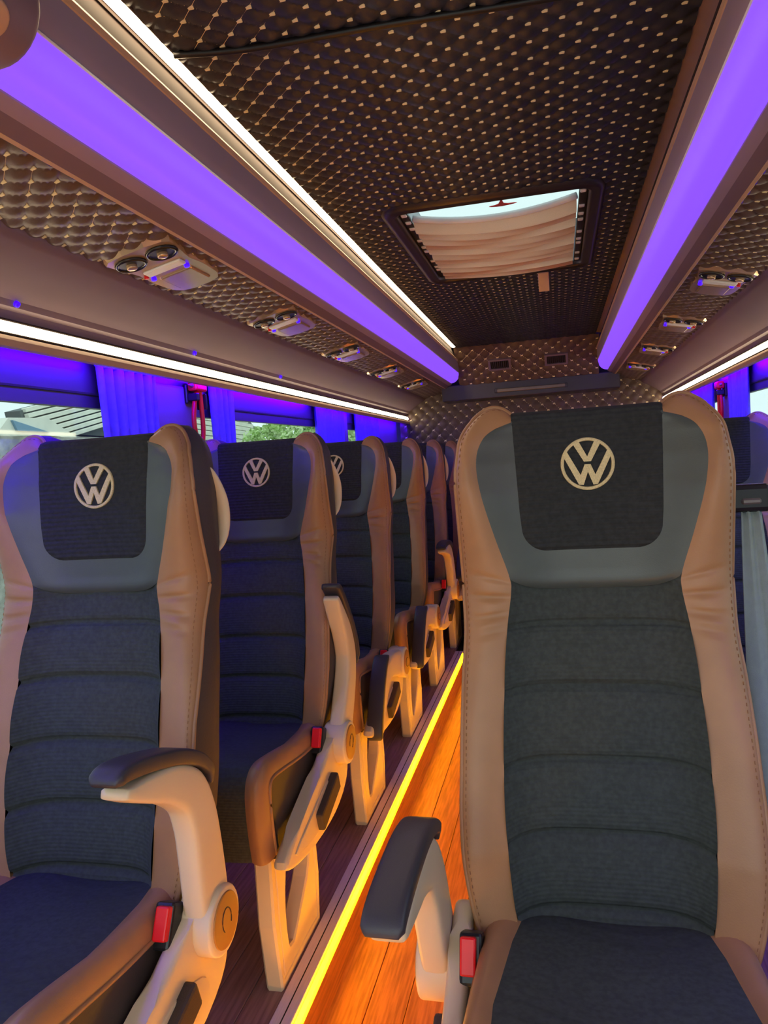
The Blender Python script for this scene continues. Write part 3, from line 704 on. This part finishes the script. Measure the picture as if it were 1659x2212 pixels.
    D['back_shell'] = fix(mesh('back_shell', v, f, True))
    # cushion
    path = smooth_poly([(-.045, .345), (-.08, .380), (-.12, .396), (-.20, .404), (-.32, .418), (-.44, .438), (-.505, .444), (-.540, .428), (-.557, .396), (-.560, .35), (-.556, .29), (-.548, .236)], 4, False)
    P = np.array(path); T = np.gradient(P, axis=0); T /= np.linalg.norm(T, axis=1)[:, None]; Nn = np.stack([T[:, 1]*1, -T[:, 0]], 1); Nn = np.where((Nn[:, 1:2]*1+Nn[:, 0:1]*-.2) < 0, -Nn, Nn)
    rows = []
    def bw(i): return float(np.interp(P[i, 0], [-.56, -.35, -.2, -.08], [.148, .156, .142, .120]))
    def ww(i): return float(np.interp(P[i, 0], [-.54, -.4, -.12, -.05], [.192, .192, .190, .184]))
    for i in range(len(P)):
        b = bw(i); row = []
        for t in np.linspace(-1, 1, 15):
            o_ = -.010*(1-t*t)*(.5+.5*math.cos(min(1, i/len(P))*3))-.004*abs(t)**6
            o_ += .004*math.sin(P[i, 0]*22+t*1.2)*(1-t*t)*(P[i, 1] > .385)
            row.append((b*t, P[i, 0]+Nn[i, 0]*o_, P[i, 1]+Nn[i, 1]*o_))
        rows.append(row)
    D['cushion'] = grid_me('cushion', rows)
    for s in (1, -1):
        rows = []; edge = []
        for i in range(len(P)):
            b, w_ = bw(i), ww(i); row = []
            for k in range(10):
                th = k/9*math.pi/2; x = b+(w_-b)*math.sin(th); o_ = .013*math.sin(2*th)-.036*(1-math.cos(th))-.004*(1-math.sin(th))
                row.append((s*x, P[i, 0]+Nn[i, 0]*o_, P[i, 1]+Nn[i, 1]*o_))
            rows.append(row); edge.append(row[-1])
        D['cushion_bolster', s] = grid_me('cushion_bolster', rows)
        D['cushion_piping', s] = tube_me('cushion_piping', edge, .0042, 6)
        rows = [[(e[0]-s*.002, e[1], e[2]), (e[0]-s*.001+s*.006*math.sin(1.5), max(e[1], -.505)*.6+e[1]*.4, e[2]*.5+.135), (e[0]-s*.006, max(min(e[1], -.06), -.53), .236)] for e in edge]
        D['cushion_side', s] = grid_me('cushion_side', rows)
    D['seat_pan'] = box_me('seat_pan', (-.185, -.51, .215), (.185, -.03, .262), .01, 2)
    # leg with opening
    outer_p = [(-.515, -.06), (-.255, -.06), (-.237, .06), (-.245, .262), (-.530, .262), (-.535, .10)]
    inner_p = smooth_poly([(-.450, .000), (-.37, .055), (-.305, .12), (-.285, .215), (-.36, .225), (-.43, .215), (-.465, .10)], 3)
    def cast(poly, c, a):
        dx, dy = math.cos(a), math.sin(a); best = None
        for (x1, y1), (x2, y2) in zip(poly, poly[1:]+poly[:1]):
            ex, ey = x2-x1, y2-y1; den = dx*ey-dy*ex
            if abs(den) < 1e-9: continue
            t = ((x1-c[0])*ey-(y1-c[1])*ex)/den; u = ((x1-c[0])*dy-(y1-c[1])*dx)/den
            if t > 0 and -1e-6 <= u <= 1+1e-6 and (best is None or t > best): best = t
        return (c[0]+dx*best, c[1]+dy*best)
    c = (-.385, .13); angs = sorted(set([math.atan2(p[1]-c[1], p[0]-c[0]) for p in outer_p]+list(np.linspace(-math.pi, math.pi, 37)[:-1])))
    oo = [cast(outer_p, c, a_) for a_ in angs]; ii = [cast(inner_p, c, a_) for a_ in angs]; n = len(angs)
    v = []
    for x, g in ((.178, 0), (.182, .004), (.214, .004), (.218, 0)):
        pass
    def off(pts, k): return [(c[0]+(p[0]-c[0])*(1-k/max(.05, math.hypot(p[0]-c[0], p[1]-c[1]))), c[1]+(p[1]-c[1])*(1-k/max(.05, math.hypot(p[0]-c[0], p[1]-c[1])))) for p in pts]
    loops = [(a_, b_-.032) for a_, b_ in [(ii, .180), (off(ii, -.005), .176), (off(oo, .005), .176), (oo, .181), (oo, .211), (off(oo, .005), .216), (off(oo, .022), .216), (off(oo, .024), .2135), (off(oo, .030), .2135), (off(oo, .032), .216), (off(ii, -.005), .216), (ii, .212), (ii, .180)]]
    rows = [[(x, p[0], p[1]) for p in L] for L, x in loops]
    D['leg', 1] = grid_me('leg', rows, False, closed=True); D['leg', -1] = flipx(D['leg', 1])
    # side plate, lever, armrest, buckle, grab handle
    plate = smooth_poly([(-.560, .250), (-.520, .215), (-.38, .190), (-.22, .190), (-.12, .222), (-.085, .27), (-.082, .34), (-.095, .385), (-.125, .405), (-.18, .388), (-.28, .345), (-.42, .303)], 3)
    D['side_plate'] = prism_me('side_plate', plate, .203, .236, .010, 3)
    inset = smooth_poly([(-.515, .245), (-.44, .225), (-.31, .212), (-.21, .218), (-.170, .245), (-.19, .28), (-.28, .300), (-.40, .275)], 3)
    D['plate_inset'] = prism_me('plate_inset', inset, .233, .2395, .003, 2)
    rot = Matrix.Rotation(math.radians(17), 3, 'X')
    D['recline_lever'] = box_me('recline_lever', (.232, -.375, .240), (.256, -.225, .288), .006, 2, rot)
    def sweep(name, cl, x0, x1, n=5, ex=0.38, m=24):
        C_ = np.array(smooth_poly(cl, n, False)); T_ = np.gradient(C_[:, :2], axis=0); T_ /= np.linalg.norm(T_, axis=1)[:, None]; N_ = np.stack([-T_[:, 1], T_[:, 0]], 1)
        hx_ = (x1-x0)/2; rows_ = []
        for i in range(len(C_)):
            row = []
            for k in range(m):
                t = 2*math.pi*k/m; cx = math.copysign(abs(math.cos(t))**ex, math.cos(t)); sy = math.copysign(abs(math.sin(t))**ex, math.sin(t))
                p = C_[i, :2]+N_[i]*C_[i, 2]*sy; row.append(((x0+x1)/2+hx_*cx*min(1, .55+C_[i, 2]/.02), p[0], p[1]))
            rows_.append(row)
        v_ = [q for r in rows_ for q in r]; f_ = grid_faces(len(rows_), m, closed=True)+[tuple(range(m-1, -1, -1)), tuple(len(v_)-m+k for k in range(m))]
        return fix(mesh(name, v_, f_, True))
    D['armrest'] = sweep('armrest', [(0, -.030, .044), (.001, .05, .045), (.001, .12, .043), (-.003, .18, .040), (-.022, .234, .036), (-.070, .274, .030), (-.118, .296, .023), (-.162, .313, .015), (-.196, .327, .007)], .214, .258)
    D['arm_pad'] = sweep('arm_pad', [(.034, .222, .004), (.030, .248, .009), (.002, .278, .012), (-.050, .308, .013), (-.106, .330, .013), (-.155, .346, .013), (-.190, .354, .012), (-.207, .353, .009), (-.215, .349, .004)], .211, .261)
    D['arm_hub'] = cyl_me('arm_hub', (.235, 0, 0), (1, 0, 0), .055, .062, 36, .006)
    D['hub_cap'] = cyl_me('hub_cap', (.2665, 0, 0), (1, 0, 0), .044, .004, 36, .0015)
    D['hub_mark'] = tube_me('hub_mark', [(.269, .016*math.cos(t), .020*math.sin(t)) for t in np.linspace(-.6, 3.9, 20)], .0009, 5)
    rot = Matrix.Rotation(math.radians(-28), 3, 'X')
    D['belt_buckle'] = box_me('belt_buckle', (.183, -.232, .345), (.216, -.197, .413), .005, 2, rot)
    D['release_button'] = box_me('release_button', (.191, -.2395, .367), (.2135, -.2185, .416), .003, 2, rot)
    D['buckle_stalk'] = tube_me('buckle_stalk', [(.200, -.200, .36), (.201, -.16, .325), (.198, -.12, .29)], .010, 8, .005)
    hp = smooth_poly([(.182, .050, 1.100), (.193, .066, 1.085), (.200, .080, 1.055), (.204, .090, 1.02), (.204, .090, .98), (.201, .080, .950), (.195, .064, .932)], 4, False); k_ = len(hp)
    D['grab_handle'] = tube_me('grab_handle', hp, [.004+.003*math.sin(math.pi*i/(k_-1)) for i in range(k_)], 10, [.007+.008*math.sin(math.pi*i/(k_-1)) for i in range(k_)], up=(1, 0, 0))
    return D
D1 = build_seat_meshes()
ASYM = ('side_plate', 'plate_inset', 'recline_lever', 'armrest', 'arm_pad', 'arm_hub', 'hub_cap', 'hub_mark', 'belt_buckle', 'release_button', 'buckle_stalk', 'grab_handle')
D2 = {k: (flipx(D1[k]) if k in ASYM else v) for k, v in D1.items()}
def seat(x, y, side, arm, label, rot=0.0, belt=False, arm_out=0.0, emblem=True):
    z = CZ-1.10+(0 if side == -1 else 0.015)
    D = D1 if side == 1 else D2
    r = empty('passenger_seat', (x, y, z), rot, label=label, category='seat', group='passenger seats')
    link('back_shell', D['back_shell'], 'shell', r)
    link('backrest', D['backrest'], 'charcoal', r)
    h = link('headrest', D['headrest'], 'greyleather', r)
    link('headrest_panel', D['headrest_panel'], 'headfab', h)
    if emblem: link('emblem', D['emblem'], 'gold', h, label='round embroidered emblem with V over W')
    for s in (1, -1):
        b = link('bolster', D['bolster', s], 'tan', r); link('piping', D['piping', s], 'tan', b)
        link('stitching', D['stitching', s], 'stitch', b, kind='stuff')
    cu = link('cushion', D['cushion'], 'charcoal', r)
    for s in (1, -1):
        b = link('cushion_bolster', D['cushion_bolster', s], 'tan', r); link('cushion_piping', D['cushion_piping', s], 'tan', b)
        link('cushion_side', D['cushion_side', s], 'darkleather', r); lg = link('leg', D['leg', s], 'plastic', r); lg.location.z = -.015
    link('seat_pan', D['seat_pan'], 'shell', r)
    p = link('side_plate', D['side_plate'], 'plastic', r); link('plate_inset', D['plate_inset'], 'plastic', p); link('recline_lever', D['recline_lever'], 'lever', p)
    a = link('armrest', D['armrest'], 'plastic', r); a.location = (side*arm_out, -.150, .352-(.026 if arm_out else 0)); a.rotation_euler = (math.radians(arm), 0, 0)
    link('arm_pad', D['arm_pad'], 'pad', a); link('arm_hub', D['arm_hub'], 'plastic', a); link('hub_cap', D['hub_cap'], 'hubcap', a); link('hub_mark', D['hub_mark'], 'lever', a)
    bu = link('belt_buckle', D['belt_buckle'], 'black', r); link('release_button', D['release_button'], 'red', bu); link('buckle_stalk', D['buckle_stalk'], 'black', bu)
    link('grab_handle', D['grab_handle'], 'plastic', r)
    if belt:
        rows = []
        for t in np.linspace(0, 1, 30):
            zz = .985-.86*t; xx = .232+.040*t**1.3; row = []
            for k in range(7):
                u = k/6-.5; row.append((xx+.022+u*.060*(.5+.5*min(1, t*3)), .080-.10*t+.006*math.sin(u*14+t*3), zz))
            rows.append(row)
        w_ = link('belt_webbing', grid_me('belt_webbing', rows), 'belt', r); solid(w_, .0016)
        g = link('belt_guide', box_me('belt_guide', (.205, .068, .975), (.285, .096, 1.02), .008, 2), 'black', r)
        link('guide_slot', box_me('guide_slot', (.238, .064, .988), (.268, .070, .998), .003, 1), 'steel', g)
        link('belt_stop', cyl_me('belt_stop', (.277, .022, .512), (0, 1, 0), .010, .012, 16, .002), 'black', w_)
    return r
XL, XRA, XRW = -0.831, 0.045, 0.515
ROWY = [1.21, 1.965, 2.71, 3.45, 4.13, 4.86]
lt = ['nearest seat by the windows with the hammer, armrest swung halfway up', 'second seat by the hammer windows, its armrest raised upright with a black tip',
      'third seat by the hammer windows, its dark armrest pad folded down', 'fourth seat by the hammer windows, pad folded down before the raised armrest',
      'fifth seat by the hammer windows, small armrest raised above the step', 'rearmost seat on the hammer side, against the quilted rear wall']
for k, (y, a) in enumerate(zip(ROWY, (4, -33, 78, 76, 19, 60))): seat(XL, y, 1, a, lt[k])
seat(XRA, 1.22, -1, 20.5, 'large front seat at the right of the aisle with dark armrest pad', belt=True, arm_out=0.022)
seat(XRW, 2.71, -1, 73, 'seat by the right-hand windows, showing past the large front seat corner', emblem=False)
seat(XRA, 2.71, -1, 73, 'aisle seat hidden behind the large front seat, second in its column')
seat(XRA, 1.965, -1, 73, 'aisle seat hidden directly behind the large front seat')
seat(-0.335, 4.86, 1, 150, 'rear bench seat at the end of the aisle')

# ------------------------------------------------------------------ outside
M['asphalt'] = mat('yard_ground', rgb(170, 168, 160), 0.9, noise=0.3, nscale=0.6)
M['tiles'] = mat('pale_roof_tiles', rgb(250, 250, 236), 0.7, noise=0.12, nscale=3)
M['rooflines'] = mat('dark_roof_boards', rgb(110, 116, 118), 0.8)  # darker deck boards between the tile courses
M['stone'] = mat('grey_stone', rgb(196, 194, 184), 0.9, noise=0.5, nscale=5, bump=0.6, bscale=6)
M['solar'] = mat('blue_panel', rgb(120, 160, 190), 0.3)
M['plaster'] = mat('cream_plaster', rgb(225, 222, 190), 0.9, noise=0.1, nscale=3)
M['leaf'] = mat('leaves', rgb(176, 222, 112), 0.6, col2=rgb(228, 244, 196), nscale=2.2)
M['bark'] = mat('bark', rgb(96, 78, 62), 0.9)
link('ground', box_me('ground', (-60, -40, -0.75), (40, 70, -0.70)), 'asphalt', kind='structure', label='pale paved yard outside')
def house(X, Yc, label, deck, courses, wall):
    h = empty('house', (X, Yc, -0.70), label=label, category='house', group='houses outside'); zo = CZ+0.70
    link('stone_wall', box_me('stone_wall', (-2.2, wall[0]-Yc, 0), (-0.05, wall[1]-Yc, zo+wall[2])), 'stone', h)
    link('roof_deck', prism_me('roof_deck', [(y-Yc, z+zo) for y, z in deck], -0.45, -0.10, 0, 1, False), 'rooflines', h)
    for k, (ya, za, yb, zb, th) in enumerate(courses):
        L = math.hypot(yb-ya, zb-za); an = math.atan2(zb-za, yb-ya)
        c_ = link('roof_course', box_me('roof_course', (-0.05, 0, -th), (0.05, L, 0), 0.008, 1), 'tiles', h)
        c_.location = (-0.08+0.035*k, ya-Yc, za+zo); c_.rotation_euler = (an, 0, 0)
    return h
h1 = house(-10.0, 14.5, 'house with pale striped roof seen through the nearest side window', [(12.5, 1.40), (14.45, 1.83), (15.2, 1.83), (18.6, 1.25), (18.6, .85), (12.6, 1.02)],
      [(12.58+0.02*k, 1.45-0.112*k, 14.42+0.62*k, 1.45-0.112*k+(1.84+0.62*k-0.02*k)*0.208, 0.082) for k in range(7)], (12.4, 18.6, 0.92))
link('gable_wall', box_me('gable_wall', (-2.0, -4.6, 0), (-0.6, -2.35, CZ+0.70+1.43)), 'stone', h1)
house(-9.6, 21.0, 'second pale-roofed house beside the tree', [(18.6, 1.75), (22.6, 1.55), (24.0, .85), (18.6, .85)],
      [(18.6, 1.73-0.15*k, 22.4+0.3*k, 1.55-0.15*k, 0.115) for k in range(6)], (18.7, 23.9, 0.90))
sh = empty('garden_shed', (-9.0, 11.6, -0.70), label='low cream shed with blue roof panel in front of the striped roof house', category='shed'); zo = CZ+0.70
link('shed_wall', box_me('shed_wall', (-0.5, -1.1, 0), (-0.06, 1.0, zo+0.82)), 'plaster', sh)
link('shed_roof', prism_me('shed_roof', [(y-11.6, z+zo) for y, z in ((10.85, 1.12), (11.85, 1.15), (12.72, .78), (11.85, .83), (10.5, .80))], -0.45, 0.0, 0, 1, False), 'tiles', sh)
link('roof_panel', prism_me('roof_panel', [(y-11.6, z+zo) for y, z in ((10.89, 1.075), (11.82, .885), (10.99, .895))], 0.0, 0.05, 0, 1, False), 'solar', sh)
link('garden_wall', box_me('garden_wall', (-0.2, -2.5, -0.02), (0.1, 4.2, zo+0.80)), 'stone', sh)
def tree(x, y, r, zc, label, n, seed):
    rnd = np.random.RandomState(seed); t = empty('tree', (x, y, -0.70), label=label, category='tree', group='trees outside')
    link('trunk', tube_me('trunk', [(0, 0, 0), (0.05, 0, 0.8), (-0.03, 0.05, zc-0.1)], [0.16, 0.12, 0.07], 8), 'bark', t)
    dirs = rnd.normal(size=(n, 3)); dirs /= np.linalg.norm(dirs, axis=1)[:, None]
    rad = r*(0.5+0.5*rnd.rand(n)**0.4)*(0.8+0.25*np.sin(dirs[:, 0]*5+dirs[:, 2]*4))
    P = dirs*rad[:, None]; P[:, 2] = P[:, 2]*0.9+zc
    v = []; f = []
    for i, p in enumerate(P):
        a = rnd.normal(size=3); a /= np.linalg.norm(a); b = np.cross(a, rnd.normal(size=3)); b /= np.linalg.norm(b); s = 0.05+0.05*rnd.rand()
        k = len(v); v += [p-a*s, p+b*s*.5, p+a*s, p-b*s*.5]; f.append((k, k+1, k+2, k+3))
    link('foliage', mesh('foliage', v, f), 'leaf', t, kind='stuff')
tree(-7.0, 19.3, 1.35, CZ+0.70+0.75, 'leafy green tree seen through the second side window', 5200, 3)
tree(-7.2, 23.2, 1.35, CZ+0.70+0.70, 'leafy green tree farther back outside the side windows', 4200, 4)
tree(-6.8, 27.0, 1.6, CZ+0.70+0.8, 'bright green tree seen between the rear curtains', 4200, 5)
